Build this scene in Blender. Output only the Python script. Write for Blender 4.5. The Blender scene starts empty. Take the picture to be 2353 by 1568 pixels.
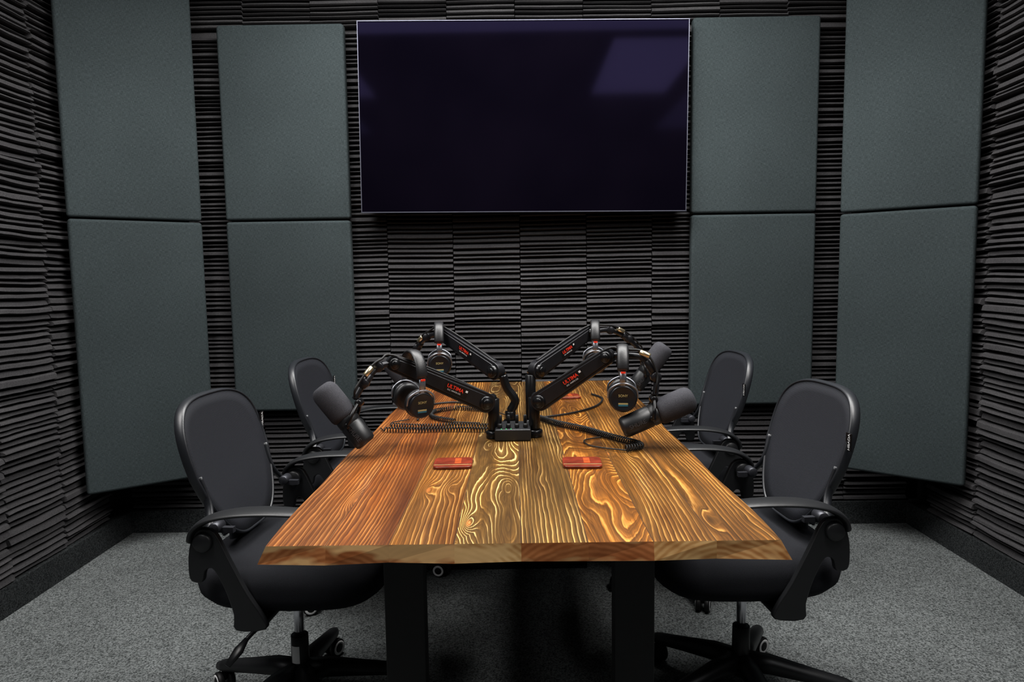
import bpy, math, random
from mathutils import Vector, Matrix
V=Vector
scene=bpy.context.scene
COL=scene.collection
try:
    scene.view_settings.view_transform='Standard'
    scene.view_settings.look='None'
    scene.view_settings.gamma=.90
    scene.view_settings.exposure=.26
except Exception as e: print(e)

# ------------------------------------------------------------------ materials
def lin(c):
    return tuple(((x/255)/12.92 if x/255<=0.04045 else ((x/255+0.055)/1.055)**2.4) for x in c)+(1.0,)
class NT:
    def __init__(s,name):
        s.m=bpy.data.materials.new(name); s.m.use_nodes=True
        s.t=s.m.node_tree; s.n=s.t.nodes; s.l=s.t.links
        s.b=s.n['Principled BSDF']
    def node(s,t,**k):
        n=s.n.new(t)
        for a,b in k.items(): setattr(n,a,b)
        return n
    def link(s,a,b): s.l.new(a,b)
    def coord(s,scale=(1,1,1),loc=(0,0,0),kind='Object'):
        tc=s.node('ShaderNodeTexCoord'); mp=s.node('ShaderNodeMapping')
        mp.inputs['Scale'].default_value=scale; mp.inputs['Location'].default_value=loc
        s.link(tc.outputs[kind],mp.inputs['Vector']); return mp.outputs['Vector']
    def noise(s,vec,scale,detail=2,rough=.5):
        n=s.node('ShaderNodeTexNoise'); n.inputs['Scale'].default_value=scale
        n.inputs['Detail'].default_value=detail; n.inputs['Roughness'].default_value=rough
        if vec is not None: s.link(vec,n.inputs['Vector'])
        return n.outputs['Fac']
    def ramp(s,fac,stops,interp='LINEAR'):
        r=s.node('ShaderNodeValToRGB'); cr=r.color_ramp; cr.interpolation=interp
        while len(cr.elements)<len(stops): cr.elements.new(.5)
        for e,(p,c) in zip(cr.elements,stops): e.position=p; e.color=c
        s.link(fac,r.inputs['Fac']); return r.outputs['Color']
    def math(s,op,a,b=None):
        n=s.node('ShaderNodeMath',operation=op)
        for i,x in enumerate((a,b)):
            if x is None: continue
            if isinstance(x,(int,float)): n.inputs[i].default_value=x
            else: s.link(x,n.inputs[i])
        return n.outputs[0]
    def mix(s,fac,a,b,mode='MIX'):
        n=s.node('ShaderNodeMix',data_type='RGBA',blend_type=mode)
        for k,x in ((0,fac),(6,a),(7,b)):
            if isinstance(x,(int,float)): n.inputs[k].default_value=x
            elif isinstance(x,tuple): n.inputs[k].default_value=x
            else: s.link(x,n.inputs[k])
        return n.outputs[2]
    def bump(s,h,strength=.3,dist=.001):
        b=s.node('ShaderNodeBump'); b.inputs['Strength'].default_value=strength
        b.inputs['Distance'].default_value=dist; s.link(h,b.inputs['Height'])
        s.link(b.outputs['Normal'],s.b.inputs['Normal'])
    def set(s,rough=.5,metal=0,spec=.5):
        s.b.inputs['Roughness'].default_value=rough; s.b.inputs['Metallic'].default_value=metal
        s.b.inputs['Specular IOR Level'].default_value=spec
def simple(name,c,rough=.5,metal=0,spec=.5,var=.12,nscale=30,bump=0,bscale=400,emit=None):
    m=NT(name); m.set(rough,metal,spec)
    c1=lin(c); lo=tuple(x*(1-var) for x in c1[:3])+(1,); hi=tuple(min(1,x*(1+var)) for x in c1[:3])+(1,)
    v=m.coord(); m.link(m.ramp(m.noise(v,nscale,3),[(.3,lo),(.7,hi)]),m.b.inputs['Base Color'])
    if bump: m.bump(m.noise(v,bscale,2),bump,.0006)
    if emit:
        m.b.inputs['Emission Color'].default_value=lin(emit[0]); m.b.inputs['Emission Strength'].default_value=emit[1]
    return m.m

M_black=simple('black_plastic',(24,25,27),.42,0,.5,.15,12,.15,900)
M_blackgloss=simple('satin_black_metal',(22,22,24),.28,.3,.5,.1,20)
M_arm=simple('anthracite_coated_aluminium',(38,38,41),.34,.45,.5,.1,20,.05,1500)
M_frameplastic=simple('chair_frame_plastic',(28,30,34),.4,0,.5,.12,10,.12,900)
M_chrome=simple('chrome',(200,200,205),.18,1,.5,.05,20)
M_grey=simple('grey_metal',(130,132,138),.35,.8,.5,.1,40)
M_hinge=simple('dark_grey_metal',(60,61,66),.4,.6,.5,.1,40)
M_bezel=simple('tv_bezel_metal',(84,85,96),.45,.8,.5,.1,40)
M_gold=simple('champagne_connector',(205,192,160),.28,.9,.5,.1,60)
M_white=simple('white_plastic',(225,225,225),.45,0,.5,.04,40)
M_rubber=simple('black_rubber',(15,15,16),.55,0,.4,.15,40)
M_foamws=simple('microphone_foam',(60,60,64),.95,0,.15,.35,700,.8,1200)
M_leather=simple('black_vinyl',(24,24,26),.45,0,.5,.2,60,.5,500)
M_red=simple('red_print',(215,58,35),.5,0,.3,.03,30)
M_wtext=simple('white_print',(200,200,200),.5,0,.3,.03,30)
M_greytext=simple('grey_print',(62,62,65),.5,0,.3,.03,30)
M_goldtext=simple('gold_print',(160,146,100),.5,0,.3,.03,30)
M_bluetag=simple('blue_print',(45,98,115),.5,0,.3,.05,30)
M_green=simple('green_led',(50,160,90),.5,0,.3,.05,30,0,0,((60,230,120),.4))
M_label=simple('black_sticker',(12,12,13),.35,0,.5,.1,30)
M_joint=simple('plank_joint_dark_line',(46,28,14),.7,0,.2,.2,30)  # dark brown strip marking each plank joint
M_steel=simple('powder_coated_steel',(12,12,13),.5,0,.4,.2,30,.2,600)
M_paint=simple('dark_wall_paint',(24,24,25),.9,0,.2,.1,6)
M_ceil=simple('ceiling_paint',(46,46,48),.9,0,.2,.1,6)

def m_foam():
    m=NT('acoustic_foam'); m.set(.95,0,.12)
    v=m.coord()
    c=m.mix(m.noise(v,3.5,2),lin((50,49,51)),lin((70,69,70)))
    sp=m.ramp(m.noise(v,420,2),[(.35,(.6,.6,.6,1)),(.65,(1.25,1.25,1.25,1))])
    m.link(m.mix(1.0,c,sp,'MULTIPLY'),m.b.inputs['Base Color'])
    m.bump(m.noise(v,500,2),.6,.002); return m.m
M_foam=m_foam()
def m_fabric():
    m=NT('panel_fabric'); m.set(.9,0,.1)
    v=m.coord()
    a=m.noise(m.coord((1000,1000,80)),1,1); b=m.noise(m.coord((80,80,1000)),1,1)
    w=m.math('MULTIPLY',a,b)
    c=m.ramp(w,[(.12,lin((38,44,45))),(.42,lin((62,69,71)))])
    big=m.ramp(m.noise(v,1.8,3,.5),[(.3,(.86,.86,.86,1)),(.7,(1.1,1.1,1.1,1))])
    m.link(m.mix(1.0,c,big,'MULTIPLY'),m.b.inputs['Base Color'])
    m.bump(w,.4,.001); return m.m
M_fabric=m_fabric()
def m_carpet(name,c0,c1):
    m=NT(name); m.set(1.0,0,.1)
    v=m.coord()
    n=m.noise(v,190,4,.8)
    c=m.ramp(n,[(.40,lin(c0)),(.60,lin(c1))])
    big=m.ramp(m.noise(v,7,4,.7),[(.3,(.88,.88,.88,1)),(.7,(1.08,1.08,1.08,1))])
    m.link(m.mix(1.0,c,big,'MULTIPLY'),m.b.inputs['Base Color'])
    m.bump(n,1.0,.006); return m.m
M_carpet=m_carpet('grey_carpet',(46,49,49),(138,142,142))
M_carpet2=m_carpet('dark_carpet_riser',(20,22,23),(64,67,68))
def m_mesh():
    m=NT('chair_mesh_fabric'); m.set(.75,0,.25)
    v=m.coord((1,1,1))
    w=m.node('ShaderNodeTexWave',wave_type='BANDS',bands_direction='Z'); w.inputs['Scale'].default_value=110
    m.link(v,w.inputs['Vector'])
    w2=m.node('ShaderNodeTexWave',wave_type='BANDS',bands_direction='Y'); w2.inputs['Scale'].default_value=110
    m.link(v,w2.inputs['Vector'])
    f=m.math('MULTIPLY',w.outputs['Fac'],w2.outputs['Fac'])
    m.link(m.ramp(f,[(.0,lin((17,18,22))),(.7,lin((48,50,57)))]),m.b.inputs['Base Color'])
    m.bump(f,.4,.001); return m.m
M_mesh=m_mesh()
M_seat=simple('seat_fabric',(27,28,32),.9,0,.2,.25,500,.6,900)

def wood(name,seed,dark,mid,light,A,B,sx,sy,linew=.12,soft=.12,wav=2.2,knot=5):
    m=NT(name); m.set(.30,0,.5)
    tc=m.node('ShaderNodeTexCoord'); sep=m.node('ShaderNodeSeparateXYZ'); m.link(tc.outputs['Object'],sep.inputs[0])
    N=m.noise(m.coord((sx,sy,0),(seed*3.7,seed*1.3,seed)),1,1.2,.35)
    N2=m.noise(m.coord((60,9,0),(seed,seed*2,0)),1,2,.55)
    N3=m.noise(m.coord((16,.45,0),(seed*5,seed*2,0)),1,1,.5)
    vo=m.node('ShaderNodeTexVoronoi'); vo.inputs['Scale'].default_value=1; m.link(m.coord((11,3.0,0),(seed*1.7,seed*.9,0)),vo.inputs['Vector'])
    d=vo.outputs['Distance']; kn=m.math('MAXIMUM',m.math('SUBTRACT',.34,d),0.0)
    F=m.math('ADD',m.math('MULTIPLY',sep.outputs[0],B),m.math('MULTIPLY',N,A))
    F=m.math('ADD',F,m.math('MULTIPLY',m.math('MULTIPLY',kn,kn),knot*9))
    F=m.math('ADD',F,m.math('MULTIPLY',N2,.8)); F=m.math('ADD',F,m.math('MULTIPLY',N3,wav))
    def lines(fr,lw,sf): return m.ramp(fr,[(0,(1,1,1,1)),(lw,(.9,.9,.9,1)),(lw+sf,(.4,.4,.4,1)),(.6,(.14,.14,.14,1)),(.90,(.0,.0,.0,1)),(1,(1,1,1,1))])
    ring=lines(m.math('FRACT',F),linew,soft)
    ring2=lines(m.math('FRACT',m.math('MULTIPLY',F,2.37)),.05,.2)
    amp=m.ramp(m.noise(m.coord((26,1.4,0),(seed*7,seed,0)),1,2,.6),[(.36,(.12,.12,.12,1)),(.62,(1,1,1,1))])
    k=m.math('ADD',m.math('MULTIPLY',ring,amp),m.math('MULTIPLY',ring2,.16))
    c=m.ramp(k,[(0,lin(dark)),(.4,lin(mid)),(1.0,lin(light))])
    fib=m.ramp(m.noise(m.coord((650,9,1),(seed,0,0)),1,3,.65),[(.3,(.62,.6,.57,1)),(.7,(1.26,1.24,1.2,1))])
    c=m.mix(.9,c,fib,'MULTIPLY')
    patch=m.ramp(m.noise(m.coord((12,2.0,1),(seed*2,seed,0)),1,3,.6),[(.3,(.58,.48,.40,1)),(.5,(1,1,1,1)),(.72,(1.36,1.2,.9,1))])
    c=m.mix(.9,c,patch,'MULTIPLY')
    kc=m.ramp(d,[(.035,(1,1,1,1)),(.075,(0,0,0,1))])
    c=m.mix(m.math('MULTIPLY',kc,.6),c,lin((188,118,60)))
    m.link(c,m.b.inputs['Base Color'])
    m.bump(k,.03,.0004)
    m.b.inputs['Coat Weight'].default_value=.5; m.b.inputs['Coat Roughness'].default_value=.18
    return m.m
def endgrain(name,seed,c0,c1,cx,cz):
    m=NT(name); m.set(.5,0,.3)
    v=m.coord((1,.05,1),(-cx,0,-cz))
    w=m.node('ShaderNodeTexWave',wave_type='RINGS',rings_direction='Y'); w.inputs['Scale'].default_value=30
    w.inputs['Distortion'].default_value=2.5; w.inputs['Detail'].default_value=2
    m.link(v,w.inputs['Vector'])
    c=m.ramp(w.outputs['Fac'],[(.1,lin(c0)),(.9,lin(c1))])
    bl=m.ramp(m.noise(m.coord((14,1,30),(seed,0,seed)),1,3),[(.38,(.7,.6,.5,1)),(.6,(1.1,1.1,1.1,1))])
    c=m.mix(1.0,c,bl,'MULTIPLY')
    pale=m.ramp(m.noise(m.coord((9,1,26),(0,0,.3)),1,2),[(.48,(0,0,0,1)),(.57,(.75,.75,.75,1))])
    m.link(m.mix(pale,c,lin((214,178,126))),m.b.inputs['Base Color']); return m.m

# ------------------------------------------------------------------ mesh builder
class MB:
    def __init__(s): s.v=[]; s.f=[]; s.m=[]; s.s=[]
    def add(s,vs,fs,mat=0,smooth=False,M=None):
        o=len(s.v)
        for p in vs:
            p=V(p); s.v.append(M@p if M is not None else p)
        for i,f in enumerate(fs):
            s.f.append([k+o for k in f]); s.m.append(mat[i] if isinstance(mat,list) else mat); s.s.append(smooth)
        return s
    def box(s,c,d,mat=0,M=None):
        x,y,z=c; a,b,e=d[0]/2,d[1]/2,d[2]/2
        vs=[(x+i*a,y+j*b,z+k*e) for i in(-1,1) for j in(-1,1) for k in(-1,1)]
        return s.add(vs,[(0,1,3,2),(4,6,7,5),(0,4,5,1),(2,3,7,6),(0,2,6,4),(1,5,7,3)],mat,False,M)
    def lathe(s,p0,p1,prof,n=24,mat=0,M=None,smooth=True):
        p0=V(p0); a=(V(p1)-p0).normalized()
        u=a.orthogonal().normalized(); w=a.cross(u)
        vs=[];fs=[];ms=[]
        for t,r in prof:
            for i in range(n):
                q=2*math.pi*i/n; vs.append(p0+a*t+(u*math.cos(q)+w*math.sin(q))*r)
        for j in range(len(prof)-1):
            for i in range(n):
                k=(i+1)%n; fs.append((j*n+i,j*n+k,(j+1)*n+k,(j+1)*n+i)); ms.append(mat[j] if isinstance(mat,list) else mat)
        fs.append(tuple(range(n))[::-1]); fs.append(tuple((len(prof)-1)*n+i for i in range(n)))
        ms+= [mat[0],mat[-1]] if isinstance(mat,list) else [mat,mat]
        return s.add(vs,fs,ms,smooth,M)
    def cyl(s,p0,p1,r0,r1=None,n=20,mat=0,M=None,bev=.0015):
        r1=r0 if r1 is None else r1; L=(V(p1)-V(p0)).length
        b=min(bev,L*.3,r0*.5,r1*.5)
        return s.lathe(p0,p1,[(0,max(r0-b,.0001)),(b,r0),(L-b,r1),(L,max(r1-b,.0001))],n,mat,M)
    def tube(s,path,r,n=8,mat=0,M=None,closed=False,up=None,rv=None):
        P=[V(p) for p in path]; N=len(P); vs=[];fs=[]
        T=[]
        for i in range(N):
            if closed: t=P[(i+1)%N]-P[i-1]
            else: t=P[min(i+1,N-1)]-P[max(i-1,0)]
            T.append(t.normalized() if t.length>1e-9 else V((0,0,1)))
        u=T[0].orthogonal().normalized()
        for i in range(N):
            if up is not None:
                uu=V(up)-T[i]*V(up).dot(T[i])
                if uu.length>1e-4: u=uu.normalized()
            else:
                u=(u-T[i]*u.dot(T[i])); u=u.normalized() if u.length>1e-6 else T[i].orthogonal().normalized()
            w=T[i].cross(u)
            rr=r[i] if isinstance(r,(list,tuple)) else r
            r2=rr if rv is None else (rv[i] if isinstance(rv,(list,tuple)) else rv)
            for k in range(n):
                q=2*math.pi*(k+.5)/n; vs.append(P[i]+u*math.cos(q)*rr+w*math.sin(q)*r2)
        for j in range(N if closed else N-1):
            for i in range(n):
                k=(i+1)%n; a=j*n; b=((j+1)%N)*n; fs.append((a+i,a+k,b+k,b+i))
        if not closed:
            fs.append(tuple(range(n))[::-1]); fs.append(tuple((N-1)*n+i for i in range(n)))
        return s.add(vs,fs,mat,True,M)
    def prism(s,out,y0,y1,mat=0,M=None):
        n=len(out); vs=[(x,y0,z) for x,z in out]+[(x,y1,z) for x,z in out]
        fs=[tuple(range(n)),tuple(range(n,2*n))[::-1]]+[(i,i+n,(i+1)%n+n,(i+1)%n) for i in range(n)]
        return s.add(vs,fs,mat,False,M)
def cr(pts,n=8,closed=False):
    P=[V(p) for p in pts]; N=len(P); out=[]
    rng=range(N) if closed else range(N-1)
    for i in rng:
        g=(lambda k:P[k%N]) if closed else (lambda k:P[max(0,min(N-1,k))])
        a,b,c,d=g(i-1),g(i),g(i+1),g(i+2)
        for j in range(n):
            t=j/n; out.append(.5*((2*b)+(c-a)*t+(2*a-5*b+4*c-d)*t*t+(-a+3*b-3*c+d)*t**3))
    if not closed: out.append(P[-1])
    return out
def make(name,mb,mats,parent=None,origin=None,bevel=0,label=None,seg=2,wn=False):
    me=bpy.data.meshes.new(name); o=V(origin) if origin is not None else V((0,0,0))
    me.from_pydata([tuple(v-o) for v in mb.v],[],mb.f)
    for m in mats: me.materials.append(m)
    for i,p in enumerate(me.polygons): p.material_index=mb.m[i]; p.use_smooth=mb.s[i]
    me.update()
    ob=bpy.data.objects.new(name,me); COL.objects.link(ob)
    if parent is not None: ob.parent=parent
    elif origin is not None: ob.location=o
    if bevel:
        b=ob.modifiers.new('Bevel','BEVEL'); b.width=bevel; b.segments=seg; b.limit_method='ANGLE'; b.angle_limit=math.radians(40)
        for p in me.polygons: p.use_smooth=True
        w=ob.modifiers.new('WN','WEIGHTED_NORMAL'); w.keep_sharp=True
    if label: ob['label']=label
    return ob
def empty(name,loc,label,cat,group=None,rot=0):
    e=bpy.data.objects.new(name,None); e.empty_display_size=.1; COL.objects.link(e)
    e.location=loc; e.rotation_euler=(0,0,rot); e['label']=label; e['category']=cat
    if group: e['group']=group
    return e
def tag(o,label,cat,group=None):
    o['label']=label; o['category']=cat
    if group: o['group']=group
def text(name,s,size,M,mat,parent,origin=(0,0,0),bold=0.0,spacing=1.0):
    c=bpy.data.curves.new(name,'FONT'); c.body=s; c.size=size; c.extrude=.0002; c.align_x='CENTER'; c.align_y='CENTER'
    c.offset=bold; c.space_character=spacing
    t=bpy.data.objects.new('tmp_text',c); COL.objects.link(t)
    bpy.context.view_layer.update()
    dg=bpy.context.evaluated_depsgraph_get()
    me=bpy.data.meshes.new_from_object(t.evaluated_get(dg))
    bpy.data.objects.remove(t)
    me.transform(Matrix.Translation(-V(origin))@M); me.name=name
    me.materials.clear(); me.materials.append(mat)
    ob=bpy.data.objects.new(name,me); COL.objects.link(ob); ob.parent=parent
    return ob
def basis(X,Y,Z,o):
    m=Matrix(((X[0],Y[0],Z[0],o[0]),(X[1],Y[1],Z[1],o[1]),(X[2],Y[2],Z[2],o[2]),(0,0,0,1))); return m
def copy_tree(root,loc,rot,label):
    def cp(o,par):
        n=o.copy(); COL.objects.link(n); n.parent=par
        for k in list(o.children): cp(k,n)
        return n
    n=cp(root,None); n.location=loc; n.rotation_euler=rot if isinstance(rot,tuple) else (0,0,rot); n['label']=label
    return n
def structure(o): o['kind']='structure'; return o

# ------------------------------------------------------------------ room shell
XW=1.965; YB=3.32; YF=-2.2; ZC=2.75
def sbox(name,c,d,mat):
    o=make(name,MB().box((0,0,0),d),[mat],origin=None); o.location=c; structure(o); return o
sbox('floor',(0,(YB+YF)/2,-.05),(2*XW+.2,YB-YF+.2,.1),M_carpet)
sbox('ceiling',(0,(YB+YF)/2,ZC+.05),(2*XW+.2,YB-YF+.2,.1),M_ceil)
sbox('wall_back',(0,YB+.05,ZC/2),(2*XW+.2,.1,ZC),M_paint)
sbox('wall_front',(0,YF-.05,ZC/2),(2*XW+.2,.1,ZC),M_paint)
sbox('wall_left',(-XW-.05,(YB+YF)/2,ZC/2),(.1,YB-YF,ZC),M_paint)
sbox('wall_right',(XW+.05,(YB+YF)/2,ZC/2),(.1,YB-YF,ZC),M_paint)
sbox('baseboard_back',(0,YB-.035,.055),(2*XW-.14,.07,.11),M_carpet2)
sbox('baseboard_left',(-XW+.035,(YB+YF)/2,.055),(.07,YB-YF,.11),M_carpet2)
sbox('baseboard_right',(XW-.035,(YB+YF)/2,.055),(.07,YB-YF,.11),M_carpet2)

# ------------------------------------------------------------------ foam cladding
def foam(L,z0,z1,M,seed,amp=.0014,tmin=.012,tmax=.025,dmin=.043,dmax=.055):
    R=random.Random(seed); mb=MB(); seg=8
    z=z0; rows=[]; ph=R.uniform(0,6); caps=[]
    base=.014
    while z<z1-.03:
        t=R.choice([R.uniform(tmin,tmax),R.uniform(tmin,(tmin+tmax)/2)]); gap=R.uniform(.0035,.0072); d=R.uniform(dmin,dmax)
        ph+=R.uniform(-.35,.35); a=amp*R.uniform(.6,1.3); k=R.uniform(6,13); td=R.uniform(-.003,.003)
        w=[a*math.sin(k*x+ph)+R.uniform(-.3,.3)*amp for x in [L*i/seg for i in range(seg+1)]]
        sl=R.uniform(.002,.007)
        prof=[(0,base),(.0012,d-.009),(.005,d),(t-.006,d-sl),(t-.0012,d-sl-.009),(t,base)]
        for zz,dd in prof:
            rows.append([(L*i/seg, dd+(td*math.sin(5*L*i/seg+ph) if dd>base else 0), z+zz+w[i]) for i in range(seg+1)])
        caps.append(len(rows)-6)
        z+=t+gap
    vs=[p for r in rows for p in r]; n=seg+1; fs=[]
    for j in range(len(rows)-1):
        for i in range(seg): fs.append((j*n+i,j*n+i+1,(j+1)*n+i+1,(j+1)*n+i))
    for c in caps:
        fs.append(tuple((c+q)*n for q in range(6))); fs.append(tuple((c+q)*n+seg for q in range(6))[::-1])
    mb.add(vs,fs)
    mb.box((L/2,.008,(z0+z1)/2),(L,.013,z1-z0))
    o=make('acoustic_foam',mb,[M_foam]); o.matrix_world=M
    tag(o,'charcoal ridged acoustic foam strip glued to the wall','acoustic foam','ridged foam cladding on the walls')
    return o
s=0
Mb=lambda x:basis((-1,0,0),(0,-1,0),(0,0,1),(x,YB-.001,0))
seams=[-1.90,-1.547,-1.233,-.919,-.605,-.293,.025,.341,.652,.966,1.28,1.594,1.90]
for a,b in zip(seams[:-1],seams[1:]):
    s+=1; foam(b-a-.003,.115,2.385,Mb(b),s)
tops=[-1.88,-1.56,-1.245,-.93,-.615,-.30,.015,.33,.645,.96,1.275,1.59,1.89]
for a,b in zip(tops[:-1],tops[1:]):
    s+=1; foam(b-a-.003,2.39,2.72,Mb(b),s)
ys=[.55,.87,1.19,1.51,1.83,2.15,2.47,2.79,3.11]
for i,y in enumerate(ys[:-1]):
    s+=1; foam(.316,.115,2.72,basis((0,-1,0),(1,0,0),(0,0,1),(-XW+.001,ys[i+1],0)),s,.0035,.015,.031,.045,.070)
    s+=1; foam(.316,.115,2.72,basis((0,1,0),(-1,0,0),(0,0,1),(XW-.001,y,0)),s,.0035,.015,.031,.045,.070)

# ------------------------------------------------------------------ fabric panels
def panel(cx,cy,w,z0,z1,ang,th=.05,label='dark grey-green fabric-wrapped sound absorber mounted flat on the wall'):
    mb=MB(); h=z1-z0
    mb.box((0,0,0),(w,th,h))
    o=make('sound_absorber',mb,[M_fabric],bevel=.014,seg=4); o.location=(cx,cy,(z0+z1)/2); o.rotation_euler=(0,0,ang)
    tag(o,label,'acoustic panel','fabric-wrapped wall absorbers'); return o
for (xa,xb) in ((-1.342,-.762),(.824,1.402)):
    panel((xa+xb)/2,3.232,xb-xa,.605,1.501,0)
    panel((xa+xb)/2,3.232,xb-xa,1.507,2.385,0)
def cpanel(p,q,z0,z1):
    p=V(p);q=V(q);d=q-p; c=(p+q)/2; a=math.atan2(d.y,d.x)
    n=V((-d.y,d.x)).normalized()*.025
    panel(c.x+n.x,c.y+n.y,d.length,z0,z1,a,.05,'dark grey-green fabric-wrapped sound absorber set diagonally across the room corner')
for z0,z1 in ((.31,1.497),(1.503,2.72)):
    cpanel((-1.86,2.87),(-1.437,3.18),z0,z1)
for z0,z1 in ((.325,1.485),(1.491,2.72)):
    cpanel((1.462,3.11),(1.86,2.785),z0,z1)

# ------------------------------------------------------------------ television
def m_screen():
    m=NT('tv_glass'); m.set(.08,0,.022)
    m.link(m.ramp(m.noise(m.coord(),2,2),[(.3,lin((4,3,8))),(.7,lin((7,5,12)))]),m.b.inputs['Base Color'])
    m.b.inputs['Specular Tint'].default_value=(.42,.36,1,1)
    return m.m
M_screen=m_screen()
tv=empty('television',(.049,3.16,1.944),'large flat black wall-mounted television with thin silver bezel','television')
tv.rotation_euler=(0,math.radians(.55),0)
W,H=1.478,.842
mb=MB(); mb.box((0,.022,0),(W,.035,H))
make('housing',mb,[M_black],tv,bevel=.004)
mb=MB()
for c,d in (((0,0,H/2),(W+.006,.012,.003)),((0,0,-H/2),(W+.006,.012,.004)),((-W/2,0,0),(.003,.012,H)),((W/2,0,0),(.003,.012,H))): mb.box(c,d)
make('bezel',mb,[M_bezel],tv,label='thin silver bezel')
make('screen',MB().box((0,.003,0),(W-.004,.008,H-.004)),[M_screen],tv,label='glossy black screen')
mb=MB(); mb.box((0,.066,0),(.5,.06,.4)); make('wall_bracket',mb,[M_steel],tv)

# ------------------------------------------------------------------ table
table=empty('conference_table',(0,2.13,0),'live-edge conference table of striped stained planks on black steel legs','table')
TO=(0,2.13,0)
pl=[wood('plank_a',1,(90,52,26),(128,80,40),(180,128,74),7,115,3,1.0,.04,.3),
    wood('plank_b',2,(84,46,22),(124,75,35),(176,120,62),10,120,4,1.2,.04,.3),
    wood('plank_c',3,(84,54,23),(130,88,40),(200,156,92),9,100,4,.9,.06,.2,2.2,4),
    wood('plank_d',4,(74,53,26),(108,80,40),(212,186,128),26,34,9,1.5,.10,.12,3,6),
    wood('plank_e',5,(70,51,25),(108,80,40),(192,160,102),6,115,3,.7,.06,.2,2.2,2),
    wood('plank_f',6,(84,52,19),(138,90,35),(208,158,84),28,34,8,1.9,.07,.16,3,5),
    wood('plank_g',7,(80,54,23),(128,88,39),(196,154,88),12,92,4,.9,.06,.2,2.2,4),
    wood('plank_h',8,(74,50,21),(126,85,37),(192,148,82),16,84,5,1.0,.06,.2,2.2,5)]
ec=[((156,100,58),(176,120,76)),((144,90,50),(164,108,66)),((156,100,58),(178,122,78)),((190,150,98),(210,176,126)),
    ((152,96,54),(172,114,70)),((150,94,54),(170,110,68)),((184,140,88),(206,168,116)),((172,124,76),(200,158,108))]
px=[-.455,-.345,-.232,-.115,.004,.124,.24,.352,.458]
eg=[endgrain('end_grain_%d'%i,i*3+1,c[0],c[1],(px[i]+px[i+1])/2+.08*(-1)**i,.58-.05*(i%3)) for i,c in enumerate(ec)]
M_live=wood('live_edge',12,(90,50,22),(122,72,34),(170,116,62),9,60,6,3,.1)
mb=MB(); ny=48
y0,y1=1.178,3.085
def edge(sgn,t):
    return sgn*(.004*math.sin(9*t+sgn)+.007*math.sin(4.1*t+2+sgn)+.003*math.sin(23*t))+ (sgn*.012*math.sin(math.pi*t) if sgn>0 else 0)
vs=[]
def addv(p): vs.append(p); return len(vs)-1
cols=[]; cmat=[]
for i,x in enumerate(px):
    if 0<i<8: cols+= [(x-.0006,i),(x+.0006,i)]
    else: cols.append((x,i))
for c in range(len(cols)-1): cmat.append(c//2 if c%2==0 else 17)
top=[];bot=[]; NC=len(cols)
for j in range(ny+1):
    t=j/ny; y=y0+(y1-y0)*t; rt=[];rb=[]
    for (xx,i) in cols:
        x=xx
        if i==0: x+=edge(-1,t)+.006
        if i==8: x+=edge(1,t)+.004
        rt.append(addv((x,y,.75)))
        xb=x+( -.016-.004*math.sin(15*t) if i==0 else (.018+.004*math.sin(13*t) if i==8 else 0))
        zb=.717+(.0012*math.sin(xx*23+1) if j==0 else 0)
        rb.append(addv((xb,y-(.004+.003*math.sin(xx*31) if j==0 else 0),zb)))
    top.append(rt);bot.append(rb)
fs=[];ms=[]
for j in range(ny):
    for i in range(NC-1):
        fs.append((top[j][i],top[j][i+1],top[j+1][i+1],top[j+1][i]));ms.append(cmat[i])
        fs.append((bot[j][i+1],bot[j][i],bot[j+1][i],bot[j+1][i+1]));ms.append(16)
    fs.append((top[j][0],top[j+1][0],bot[j+1][0],bot[j][0]));ms.append(16)
    fs.append((top[j+1][NC-1],top[j][NC-1],bot[j][NC-1],bot[j+1][NC-1]));ms.append(16)
for i in range(NC-1):
    mm=8+i//2
    fs.append((bot[0][i],bot[0][i+1],top[0][i+1],top[0][i]));ms.append(mm)
    fs.append((bot[ny][i+1],bot[ny][i],top[ny][i],top[ny][i+1]));ms.append(mm)
mb.add(vs,fs); mb.m=ms
tt=make('tabletop',mb,pl+eg+[M_live,M_joint],table,TO,label='striped planks with pale and dark grain')
def legframe(y):
    mb=MB()
    for sx in (-1,1): mb.box((sx*.245,y,.36),(.085,.05,.70))
    mb.box((0,y,.698),(.575,.05,.03)); mb.box((0,y,.02),(.575,.05,.04))
    return make('leg_frame',mb,[M_steel],table,TO,bevel=.003)
legframe(1.42); legframe(2.80)
mb=MB(); mb.box((0,2.11,.64),(.08,1.34,.07)); make('cross_beam',mb,[M_steel],table,TO,bevel=.003)

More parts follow.
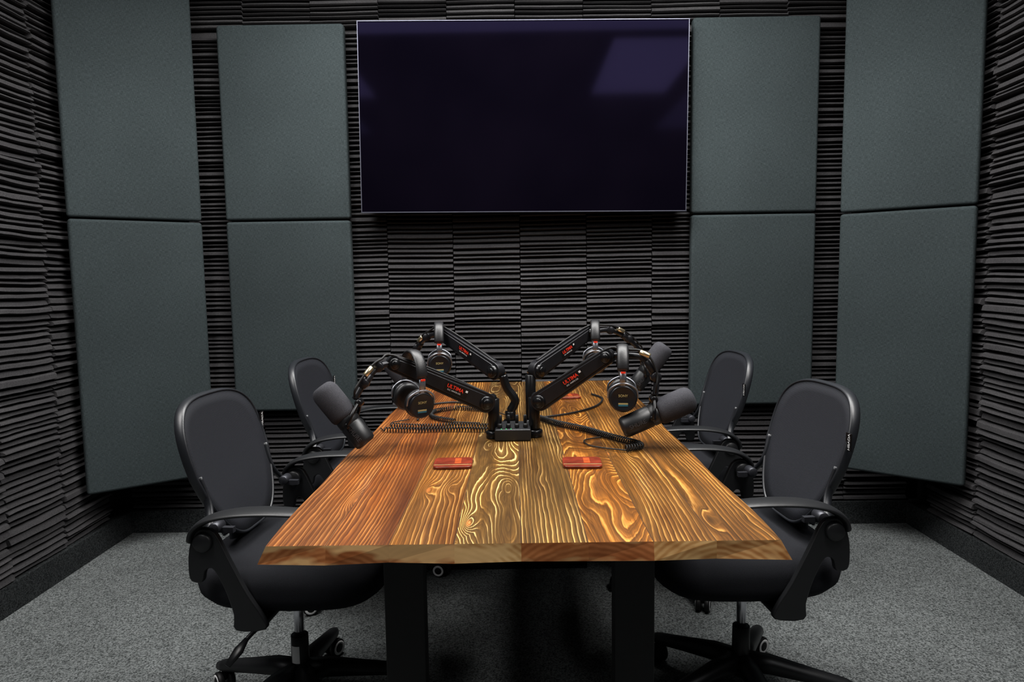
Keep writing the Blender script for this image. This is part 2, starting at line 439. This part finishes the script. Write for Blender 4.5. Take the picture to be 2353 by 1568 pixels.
# ------------------------------------------------------------------ chairs (local +X is forward)
def superell(a,b,n,k=48):
    out=[]
    for i in range(k):
        q=2*math.pi*i/k; c,s_=math.cos(q),math.sin(q)
        out.append((a*math.copysign(abs(c)**(2/n),c),b*math.copysign(abs(s_)**(2/n),s_)))
    return out
def chair():
    root=empty('office_chair',(0,0,0),'','office chair','black mesh office chairs around the table')
    mb=MB(); prof=[(.402,.55),(.404,.80),(.412,.92),(.43,.985),(.452,1.0),(.475,.985),(.492,.93),(.502,.82),(.507,.6),(.508,.3)]
    vs=[];fs=[]; K=48; base=superell(.245,.255,3.0,K)
    for z,sc in prof:
        for x,y in base:
            X=x*sc; fx=max(0,(X-.08)/.16); vs.append((X+.025,y*sc,z-.03*fx*fx+.012*max(0,(-X-.1)/.14)**2+.010*(abs(y*sc)/.25)**2*(1 if z>.48 else 0)))
    for j in range(len(prof)-1):
        for i in range(K):
            k=(i+1)%K; fs.append((j*K+i,j*K+k,(j+1)*K+k,(j+1)*K+i))
    fs.append(tuple(range(K))[::-1]); fs.append(tuple((len(prof)-1)*K+i for i in range(K)))
    mb.add(vs,fs,0,True)
    make('seat',mb,[M_seat],root,label='thick dark fabric cushion')
    mb=MB(); mb.box((.02,0,.392),(.30,.30,.02)); mb.box((.0,0,.362),(.17,.12,.045)); mb.box((-.0,0,.385),(.05,.53,.018))
    make('seat_mechanism',mb,[M_black],root,bevel=.006)
    zc,hz=.726,.180
    def bx(y,z):
        t=(z-.55)/.37
        return -.112-.120*t+.022*(y/.2)**2-.012*math.sin(math.pi*max(0,min(1,t)))
    def outline(grow=0,K=84):
        pts=[]
        for y,z in superell(.203+grow,hz+grow,3.5,K):
            u=z/hz
            w=.985-.28*max(0,-u)**1.15-.035*(1-u)
            pts.append((y*w,zc+z+.006*(1-(y/.21)**2)*(1 if u>0 else 0)))
        return pts
    mb=MB(); K=84; rings=[1,.85,.65,.45,.25,.05]; vs=[];fs=[]
    for r in rings:
        for y,z in outline(0,K):
            yy=y*r; zz=zc+(z-zc)*r; vs.append((bx(yy,zz),yy,zz))
    for j in range(len(rings)-1):
        for i in range(K):
            k=(i+1)%K; fs.append((j*K+i,j*K+k,(j+1)*K+k,(j+1)*K+i))
    fs.append(tuple((len(rings)-1)*K+i for i in range(K)))
    mb.add(vs,fs,0,True)
    bk=make('backrest',mb,[M_mesh],root,label='curved dark mesh back')
    so=bk.modifiers.new('Solid','SOLIDIFY'); so.thickness=.006
    mb=MB(); P=[V((bx(y,z)-.010,y,z)) for y,z in outline(.003,K)]
    mb.tube(P,.013,12,0,closed=True,up=(1,0,0),rv=.005)
    mb.tube(cr([(-.137,-.125,.572),(-.160,-.08,.554),(-.168,0,.548),(-.160,.08,.554),(-.137,.125,.572)],6),.013,10,0,up=(0,0,1),rv=.007)
    mb.tube(cr([(-.168,0,.553),(-.172,0,.50),(-.14,0,.42),(-.05,0,.385)],6),.028,10,0,up=(0,1,0),rv=.012)
    for sy in (-1,1):
        mb.tube(cr([(-.166,sy*.184,.73),(-.145,sy*.180,.66),(-.125,sy*.215,.61),(-.108,sy*.25,.59)],6),.011,10,0,up=(1,0,0),rv=.006)
    make('back_frame',mb,[M_frameplastic],bk)
    for sy in (-1,1):
        mb=MB(); mb.cyl((-.112,sy*.184,.612),(-.112,sy*.222,.612),.014,n=20); mb.box((-.094,sy*.20,.604),(.05,.014,.014))
        make('back_hinge',mb,[M_hinge],bk,label='dark grey metal hinge')
    AX=.042
    for sy in (-1,1):
        out=[(-.172,.622),(-.15,.634),(-.120,.622),(-.090,.56),(-.048,.475),(-.010,.415),(-.006,.385),(-.080,.38),(-.084,.42),(-.098,.47),(-.118,.515),(-.133,.535),(-.150,.527),(-.158,.500),(-.186,.502),(-.192,.53),(-.188,.58)]
        sp=cr([(x+AX,0,z) for x,z in out],3,True)
        ya,yb=(.260,.277)
        arm=make('armrest',MB().prism([(p.x,p.z) for p in sp],sy*ya,sy*yb),[M_black],root,bevel=.004,seg=3)
        mb=MB()
        path=cr([(-.186+AX,sy*.268,.598),(-.172+AX,sy*.268,.630),(-.135+AX,sy*.268,.656),(-.07+AX,sy*.268,.671),(.01+AX,sy*.268,.676),(.08+AX,sy*.268,.674),(.112+AX,sy*.268,.670),(.124+AX,sy*.268,.666)],6)
        n=len(path)
        rz=[.009-.003*(i/(n-1)) for i in range(n)]
        ry=[.012+.022*math.sin(math.pi*min(1,(i/(n-1))*1.08))**.55 if i<n-1 else .014 for i in range(n)]
        mb.tube(path,ry,16,0,up=(0,1,0),rv=rz)
        make('arm_pad',mb,[M_black],arm)
        mb=MB(); mb.cyl((-.150+AX,sy*.245,.60),(-.150+AX,sy*.287,.60),.024,n=28,bev=.004)
        make('pivot_knob',mb,[M_black],arm)
    mb=MB(); mb.tube(cr([(0,-.05,.36),(-.01,-.17,.355),(-.035,-.225,.335),(-.05,-.27,.305)],5),.006,8)
    mb.tube([(-.036,-.23,.335),(-.045,-.255,.318),(-.06,-.285,.295)],[.006,.014,.008],8,up=(1,0,0),rv=.005)
    make('height_lever',mb,[M_black],root)
    mb=MB(); mb.cyl((0,0,.20),(0,0,.36),.0135,n=24); make('gas_lift',mb,[M_chrome],root,label='chrome gas lift column')
    mb=MB(); mb.cyl((0,0,.08),(0,0,.225),.026,.024,n=24); sl=make('column_sleeve',mb,[M_black],root)
    mb=MB()
    q0=math.pi*1.45
    vs=[(math.cos(q0+a*.12)*.0258,math.sin(q0+a*.12)*.0258,z) for z in (.15,.20) for a in range(-4,5)]
    mb.add(vs,[(i,i+1,i+10,i+9) for i in range(8)]); make('sticker',mb,[M_white],sl,label='small white paper sticker')
    for k in range(5):
        a=math.radians(72*k+20); c,s_=math.cos(a),math.sin(a)
        mb=MB(); mb.tube([(c*r,s_*r,z) for r,z in ((.01,.12),(.08,.115),(.18,.095),(.28,.075),(.305,.07))],[.03,.028,.022,.018,.012],10,0,up=(0,0,1) ,rv=[.03,.028,.024,.02,.012])
        make('base_leg',mb,[M_black],root)
        mb=MB(); cx,cy=c*.285,s_*.285
        aa=a+1.1; u=V((math.cos(aa),math.sin(aa),0)); ctr=V((cx,cy,.029))
        mb.cyl((cx,cy,.03),(cx,cy,.075),.007)
        mb.box(tuple(ctr+V((0,0,.014))),(.018,.018,.02))
        cs=make('caster',mb,[M_rubber],root)
        for q in (-1,1):
            mb=MB(); mb.lathe(ctr+u*q*.006,ctr+u*q*.03,[(0,.024),(.003,.028),(.014,.028),(.018,.025),(.0185,.0225),(.0195,.022),(.0195,.015),(.019,.0145),(.021,.012),(.0212,.001)],24,[0,0,0,0,1,1,1,0,0])
            make('wheel',mb,[M_rubber,M_white],cs,label='black wheel with white trim ring')
    mb=MB(); mb.box((-.180,.206,.80),(.002,.024,.045)); tg=make('fabric_tag',mb,[M_label],bk,label='small black tag with white lettering')
    text('lettering','HBADA',.0125,basis((0,0,1),(0,-1,0),(1,0,0),(-.1787,.208,.80)),M_wtext,tg)
    return root
ch=chair()
ch.location=(-.625,1.85,0); ch.rotation_euler=(0,0,math.radians(-5)); ch['label']='black mesh-backed office chair pulled up to the table beside a microphone'
copy_tree(ch,(.632,1.87,0),math.radians(185),'black mesh-backed office chair facing the table, white-ringed casters')
copy_tree(ch,(-.60,2.64,0),math.radians(-3),'black mesh-backed office chair near the far table end and wall panel')
copy_tree(ch,(.645,2.68,0),math.radians(183),'black mesh-backed office chair near the far table end and foam wall')

# ------------------------------------------------------------------ microphone arms
def orient(a,b):
    a,b=V(a),V(b)
    if a.x>b.x: a,b=b,a
    X=(b-a).normalized(); Yn=V((0,0,1)).cross(X).normalized()
    Z=X.cross(Yn).normalized(); return basis(X,Yn,Z,a),(b-a).length,X,Yn,Z
def stadium(L,r0,r1,k=8):
    out=[]
    for i in range(k+1):
        q=math.pi/2+math.pi*i/k; out.append((r0*math.cos(q),r0*math.sin(q)))
    for i in range(k+1):
        q=-math.pi/2+math.pi*i/k; out.append((L+r1*math.cos(q),r1*math.sin(q)))
    return out
def boom(base,riser,P0,P1,fore,lab,lf=.52):
    O=V(base); root=empty('microphone_boom_arm',O,lab,'microphone arm','black microphone arms clamped at the table centre')
    mb=MB(); mb.cyl(O,O+V((0,0,.022)),.024,n=24,bev=.003); mb.cyl(O+V((0,0,.02)),V(riser[0]),.017,n=20)
    make('mounting_post',mb,[M_blackgloss],root,O)
    if len(riser)>1:
        mb=MB(); mb.tube(cr(riser,6),.016,12,up=(0,1,0),rv=.014); make('riser',mb,[M_blackgloss],root,O)
    P0=V(P0);P1=V(P1)
    M,L,X,Yn,Z=orient(P0,P1)
    r0,r1=(.022,.029) if P1.x<P0.x else (.029,.022)
    mb=MB(); out=stadium(L,r0,r1); mb.prism(out,-.013,.013,0,M)
    inner=[(x*.90+L*.05,z*.70) for x,z in out]
    mb.prism(inner,-.0165,.0165,0,M)
    la=make('lower_arm',mb,[M_arm],root,O,bevel=.002)
    last=V(riser[-1])
    mb=MB(); mb.cyl(P0-Yn*.023,P0+Yn*.023,.020,n=24,bev=.002); mb.cyl(P0-Yn*.027,P0-Yn*.021,.012,n=16)
    mb.tube([last,last*.5+P0*.5+V((0,0,.004)),P0],.015,12)
    make('pivot_joint',mb,[M_blackgloss],root,O)
    mb=MB(); mb.cyl(P1-Yn*.023,P1+Yn*.023,.016,n=24,bev=.002); mb.cyl(P1-Yn*.027,P1-Yn*.021,.010,n=16)
    make('pivot_joint',mb,[M_blackgloss],root,O)
    C=M@V((L*lf,-.0172,0)); Mt=basis(X,Z,-Yn,C)
    mb=MB(); mb.add([(-.036,-.013,0),(.036,-.013,0),(.036,.013,0),(-.036,.013,0)],[(0,1,2,3)],0,False,Mt)
    pt=make('logo_plate',mb,[M_label],la,O)
    def at(x,y): return basis(X,Z,-Yn,C+X*x+Z*y-Yn*.0006)
    text('logo_lettering','ULTIMA',.0148,at(-.005,.0035),M_red,la,O,.0002)
    text('small_lettering','O.C. WHITE CO.',.0058,at(-.005,-.007),M_wtext,la,O)
    mb=MB(); mb.add([(-.0035,-.003,0),(.0035,-.003,0),(.0035,.003,0),(-.0035,.003,0)],[(0,1,2,3)],0,False,at(.030,.007)); make('white_mark',mb,[M_wtext],la,O)
    pts=[P1]+[V(p) for p in fore]
    sm=cr(pts,8)
    mb=MB(); mb.tube(sm,.0085,10)
    for p in (pts[1],pts[-2]): mb.cyl(p-V((0,.015,0)),p+V((0,.015,0)),.014,n=20)
    k=int(len(sm)*.62); d=(sm[k+1]-sm[k-1]).normalized(); mb.cyl(sm[k]-d*.02,sm[k]+d*.02,.012,n=16)
    make('upper_arm',mb,[M_arm],root,O)
    mb=MB(); a=sm[int(len(sm)*.45)];b=sm[int(len(sm)*.45)+2]; d=(b-a).normalized()
    mb.cyl(a-V((0,.012,0))+V((0,0,.014)),a-V((0,.012,0))+V((0,0,.014))+d*.03,.0075,n=16)
    make('cable_connector',mb,[M_gold],root,O,label='champagne metal plug')
    P=[P0+V((0,-.005,.030)),(P0+P1)/2+V((0,0,.031)),P1+V((0,-.012,.024))]+[p+V((0,-.014,.018)) for p in sm[6::4]]+[sm[-1]]
    mb=MB(); mb.tube(cr(P,5),.0032,8); make('microphone_cable',mb,[M_rubber],root,O)
    return root
def mic(tip,tail,hang,lab,textdir=True):
    tip=V(tip);tail=V(tail);a=(tail-tip).normalized();C=(tip+tail)/2;L=(tail-tip).length
    root=empty('microphone',C,lab,'microphone','broadcast microphones with foam windscreens')
    mb=MB(); mb.lathe(tip,tail,[(0,.006),(.001,.022),(.005,.029),(.012,.034),(.022,.0365),(.045,.037),(.095,.0365),(.103,.034),(.108,.029)],32)
    make('windscreen',mb,[M_foamws],root,C,label='dark grey foam windscreen')
    mb=MB(); mb.lathe(tip,tail,[(.10,.024),(.103,.029),(.112,.0305),(.125,.0305),(.127,.029),(.130,.029),(.132,.0305),(L-.012,.030),(L-.004,.0275),(L,.022)],32)
    bd=make('body',mb,[M_black],root,C)
    mb=MB(); h=V(hang)
    Yd=(V((0,1,0))-a*a.y).normalized(); q=tip+a*.128
    for sg in (-1,1):
        mb.cyl(q+Yd*sg*.031,q+Yd*sg*.038,.008,n=18)
        mb.tube(cr([q+Yd*sg*.036,q*.5+h*.5+Yd*sg*.035,h+Yd*sg*.012],5),.005,8,up=a,rv=.003)
    mb.cyl(h-Yd*.016,h+Yd*.016,.010,n=16)
    make('yoke',mb,[M_blackgloss],root,C)
    X=a if a.x>0 else -a; Zt=V((0,-1,0)); Zt=(Zt-X*Zt.dot(X)).normalized(); Yt=Zt.cross(X)
    text('logo_lettering','SHURE',.016,basis(X,Yt,Zt,tip+a*(L*.80)+Zt*.0308),M_greytext,bd,C,.0002)
    return root
boom((-.068,1.99,.75),[(-.068,1.99,.868)],(-.092,1.965,.862),(-.339,1.88,.99),[(-.375,1.85,.985),(-.41,1.82,.945),(-.432,1.80,.905)],'black microphone arm with red logo, headphones hung near its elbow',.66)
mic((-.522,1.80,.940),(-.402,1.79,.786),(-.420,1.80,.895),'black broadcast microphone with foam windscreen pointing at a chair')
boom((.052,2.0,.75),[(.052,2.0,.868)],(.072,1.985,.860),(.256,1.90,.998),[(.30,1.89,1.002),(.352,1.87,.995),(.383,1.86,.945),(.38,1.85,.895)],'black microphone arm with red logo, microphone hanging over table edge')
mic((.485,1.85,.889),(.288,1.85,.804),(.375,1.85,.885),'black broadcast microphone lying almost level beyond the table edge')
boom((-.02,2.14,.75),[(-.02,2.14,.80),(-.005,2.14,.835),(-.03,2.14,.875),(-.042,2.14,.915)],(-.064,2.15,.928),(-.256,2.35,1.037),[(-.31,2.38,1.02),(-.35,2.42,.98),(-.383,2.45,.926)],'black microphone arm with red logo rising toward a far chair')
mic((-.47,2.5,.93),(-.35,2.47,.785),(-.37,2.46,.91),'black broadcast microphone with foam windscreen partly hidden behind headphones')
boom((.045,2.15,.75),[(.045,2.15,.915)],(.066,2.16,.928),(.251,2.35,1.03),[(.33,2.38,1.035),(.40,2.42,1.0),(.46,2.45,.94)],'black microphone arm with red logo, raised over the table')
mic((.540,2.45,.972),(.428,2.45,.82),(.455,2.45,.925),'black broadcast microphone with foam windscreen angled upward by far chair')

O=(0,2.0,.75)
hub=empty('headphone_mixer',O,'small black headphone amplifier box with green lights and knobs','audio mixer')
mb=MB(); mb.box((-.012,2.0,.768),(.105,.12,.034)); make('body',mb,[M_black],hub,O,bevel=.004)
for i in range(4):
    mb=MB(); mb.cyl((-.05+.025*i,1.965,.785),(-.05+.025*i,1.965,.797),.007,n=14); make('knob',mb,[M_rubber],hub,O)
    mb=MB(); mb.cyl((-.05+.025*i,2.03,.785),(-.05+.025*i,2.03,.81),.005,n=10); make('jack_plug',mb,[M_rubber],hub,O)
for i in range(3):
    mb=MB(); mb.cyl((-.045+.014*i,1.945,.785),(-.045+.014*i,1.945,.7865),.0018,n=10); make('indicator_light',mb,[M_green],hub,O,label='green indicator light')

# ------------------------------------------------------------------ headphones
def headphones():
    root=empty('headphones',(0,0,0),'','headphones','black studio headphones hung on the microphone arms')
    mb=MB(); pts=[]
    for i in range(25):
        q=math.pi*(i/24); pts.append((.060*math.cos(q),0,-.064+.064*math.sin(q)))
    mb.tube(pts,.0165,10,up=(0,1,0),rv=.0048)
    hb=make('headband',mb,[M_leather],root,label='padded black headband')
    for sx in (-1,1):
        mb=MB(); mb.tube([(sx*.061,0,-.060),(sx*.063,0,-.085),(sx*.064,0,-.105)],.010,8,up=(0,1,0),rv=.0018)
        make('slider',mb,[M_grey],hb,label='metal size slider')
        mb=MB(); mb.box((sx*.0668,0,-.068),(.002,.013,.005))
        make('side_marker',mb,[M_red],hb,label='red side marker')
    D=-.0125
    for sx in (-1,1):
        a=V((sx*(.038+D),0,-.140)); b=V((sx*.09,0,-.140))
        mb=MB(); mb.lathe(a,b,[(.019,.034),(.022,.038),(.034,.038),(.0375,.036),(.040,.035),(.0405,.031),(.0395,.029),(.0395,.001)],32)
        ec_=make('ear_cup',mb,[M_arm],root)
        mb=MB(); mb.tube(cr([(sx*(.066+D),.040,-.140),(sx*(.07+D),.036,-.116),(sx*(.075+D),.012,-.100),(sx*(.075+D),-.012,-.100),(sx*(.07+D),-.036,-.116),(sx*(.066+D),-.040,-.140)],5),.003,8)
        make('cup_yoke',mb,[M_grey],ec_,label='silver metal yoke')
        mb=MB(); mb.lathe(a,b,[(0,.024),(.002,.034),(.008,.040),(.016,.040),(.020,.036)],32)
        make('ear_pad',mb,[M_leather],ec_,label='cushioned black ear pad')
        M=basis(V((0,sx,0)),V((0,0,1)),V((sx,0,0)),(sx*(.0780+D),0,-.132))
        text('brand_lettering','SONY',.0095,M,M_goldtext,ec_,bold=.0001)
        mb=MB(); mb.box((sx*(.0778+D),0,-.158),(.0006,.026,.005)); mb.box((sx*(.0778+D),0,-.1535),(.0006,.026,.004),1)
        make('colour_label',mb,[M_bluetag,M_goldtext],ec_,label='blue and gold printed label')
    return root
hp=headphones()
hp.location=(-.285,1.89,1.022); hp.rotation_euler=(0,math.radians(6),math.radians(-58)); hp['label']='black studio headphones hanging from a microphone arm, ear cup turned outward'
copy_tree(hp,(.297,1.895,1.030),(0,0,math.radians(-97)),'black studio headphones hanging straight down from a microphone arm')
copy_tree(hp,(-.262,2.33,1.072),(0,0,math.radians(-84)),'black studio headphones draped over a far arm elbow')
copy_tree(hp,(.275,2.36,1.070),(0,0,math.radians(-95)),'black studio headphones draped over a raised far arm')

# ------------------------------------------------------------------ cords and cables
def coil(path,lead0,lead1,lab,r=.008,pitch=.0082,w=.0021):
    sm=cr(path,14); acc=0; out=[]; fine=[]
    for i in range(len(sm)-1):
        for k in range(12): fine.append(sm[i].lerp(sm[i+1],k/12))
    for i,p in enumerate(fine):
        if i: acc+=(p-fine[i-1]).length
        t=(fine[min(i+1,len(fine)-1)]-fine[max(i-1,0)]).normalized(); sd=t.cross(V((0,0,1))).normalized(); up=V((0,0,1))
        out.append((acc,p,sd,up))
    tot=acc; n=int(tot/pitch*10); res=[]; j=0
    for i in range(n):
        s_=tot*i/n
        while j<len(out)-2 and out[j+1][0]<s_: j+=1
        a0,p,sd,up=out[j]; q=2*math.pi*s_/pitch
        f=(s_-a0)/max(1e-6,out[j+1][0]-a0); pp=p.lerp(out[j+1][1],min(1,max(0,f)))
        res.append(pp+sd*math.cos(q)*r+up*(math.sin(q)*r+r+w))
    full=([V(p) for p in cr(lead0+[tuple(res[0])],8)] if lead0 else [])+res+([V(p) for p in cr([tuple(res[-1])]+lead1,8)] if lead1 else [])
    mb=MB(); mb.tube(full,w,6); O=V(path[0])
    o=make('coiled_headphone_cord',mb,[M_rubber],None,O); tag(o,lab,'cable','coiled headphone cords on the table'); return o
Z0=.751
coil([(.075,2.22,Z0),(.13,2.13,Z0),(.20,2.05,Z0),(.27,1.94,Z0),(.325,1.865,Z0),(.335,1.825,Z0),(.29,1.80,Z0)],[(.05,2.28,.756)],[(.24,1.83,.755),(.20,1.87,.754),(.195,1.93,.754),(.26,1.97,.754)],'black coiled cord curving over the planks with a loose tail')
coil([(-.09,2.11,Z0),(-.2,2.13,Z0),(-.30,2.12,Z0),(-.40,2.14,Z0)],[(-.05,2.08,.757)],[(-.41,2.2,.755),(-.36,2.25,.755)],'black coiled cord stretched straight across the planks',.0068,.009,.0018)
coil([(-.09,2.06,Z0),(-.2,2.075,Z0),(-.31,2.07,Z0),(-.41,2.08,Z0)],[(-.05,2.05,.757)],[(-.43,2.12,.755)],'black coiled cord lying beside a matching cord',.0068,.009,.0018)
coil([(-.09,2.36,Z0),(-.15,2.40,Z0),(-.22,2.42,Z0),(-.29,2.36,Z0),(-.28,2.26,Z0),(-.2,2.19,Z0)],[(-.03,2.28,.757)],[(-.12,2.18,.755)],'black coiled cord curled in a loop',.0068,.0085,.0018)
def cable(pts,r,lab,mat=M_rubber):
    mb=MB(); mb.tube(cr(pts,8),r,8); o=make('audio_cable',mb,[mat],None,V(pts[0])); tag(o,lab,'cable'); return o
cable([(-.07,2.44,.755),(-.15,2.50,.755),(-.24,2.56,.755),(-.33,2.5,.755),(-.34,2.36,.755),(-.33,2.24,.755)],.0035,'thin black audio cable looped on the tabletop')
cable([(.08,2.25,.755),(.2,2.33,.755),(.29,2.45,.755),(.33,2.6,.755),(.30,2.7,.755)],.0035,'thin black audio cable trailing across the tabletop')
cable([(-.2,1.9,.70),(-.16,1.95,.55),(-.05,2.05,.46),(.1,2.2,.50),(.12,2.4,.70)],.004,'thin dark cable sagging beneath the tabletop')

# ------------------------------------------------------------------ coasters
def coaster(x,y,rot,lab):
    O=(x,y,.7503); root=empty('coaster',O,lab,'coaster','wooden coasters on the table',rot)
    out=[(p[0],p[1]) for p in superell(.049,.046,7,40)]
    mb=MB(); vs=[(a,b,z) for z in (0,.007) for a,b in out]; n=len(out)
    mb.add(vs,[tuple(range(n))[::-1],tuple(range(n,2*n))]+[(i,(i+1)%n,(i+1)%n+n,i+n) for i in range(n)])
    b=make('body',mb,[M_coast],root,bevel=.0015)
    make('inlay_stripe',MB().box((0,-.026,.0072),(.094,.003,.0006)),[M_pale],b,label='pale wood inlay')
    make('inlay_stripe',MB().box((0,-.0225,.0072),(.094,.003,.0006)),[M_label],b,label='dark wood inlay')
    make('inlay_stripe',MB().box((.012,.010,.0072),(.016,.05,.0005)),[M_amber],b,label='amber wood inlay')
    return root
M_coast=simple('mahogany',(104,40,24),.28,0,.5,.35,40,.1,200)
M_pale=simple('maple_inlay',(180,142,96),.35,0,.5,.1,50)
M_amber=simple('amber_inlay',(146,68,32),.3,0,.5,.2,50)
coaster(-.163,1.70,0.03,'reddish wooden coaster with pale inlay stripe on striped planks')
coaster(.163,1.69,-.04,'reddish wooden coaster with amber inlay on striped planks')
coaster(.20,2.66,.1,'reddish wooden coaster near the far table end')

# ------------------------------------------------------------------ lights
def area(name,loc,rot,sx,sy,e,c=(1,1,1)):
    l=bpy.data.lights.new(name,'AREA'); l.shape='RECTANGLE'; l.size=sx; l.size_y=sy; l.energy=e; l.color=c
    o=bpy.data.objects.new(name,l); COL.objects.link(o); o.location=loc; o.rotation_euler=[math.radians(a) for a in rot]; return o
area('ceiling_and_fill_light',(.95,1.2,2.72),(0,0,0),.6,1.3,56,(1,.97,.94))
area('ceiling_and_fill_light',(-1.42,1.2,2.72),(0,0,0),.6,1.3,46,(1,.97,.94))  # added to balance the light on the right, no known fixture here
area('ceiling_and_fill_light',(1.62,0.0,2.70),(0,0,0),.4,1.4,12,(.98,.99,1))  # added fill light beside the camera, not a known fixture
area('ceiling_and_fill_light',(-1.62,0.0,2.70),(0,0,0),.4,1.4,15,(.98,.99,1))  # second added fill, along the left wall
area('ceiling_and_fill_light',(0,2.36,2.72),(0,0,0),2.2,.72,100,(1,.99,.97))
w=bpy.data.worlds.new('world'); scene.world=w; w.use_nodes=True
w.node_tree.nodes['Background'].inputs[0].default_value=(.5,.55,.6,1); w.node_tree.nodes['Background'].inputs[1].default_value=.05

# ------------------------------------------------------------------ camera
cam=bpy.data.cameras.new('camera'); co=bpy.data.objects.new('camera',cam); COL.objects.link(co)
cam.sensor_width=36; cam.lens=1569/2353*36; cam.clip_start=.05
R_=Matrix.Rotation(math.radians(.31),4,'Z')@Matrix.Rotation(math.radians(90-5.24),4,'X')@Matrix.Rotation(math.radians(-.85),4,'Z')
co.matrix_world=Matrix.Translation((0,0,1.22))@R_
scene.camera=co
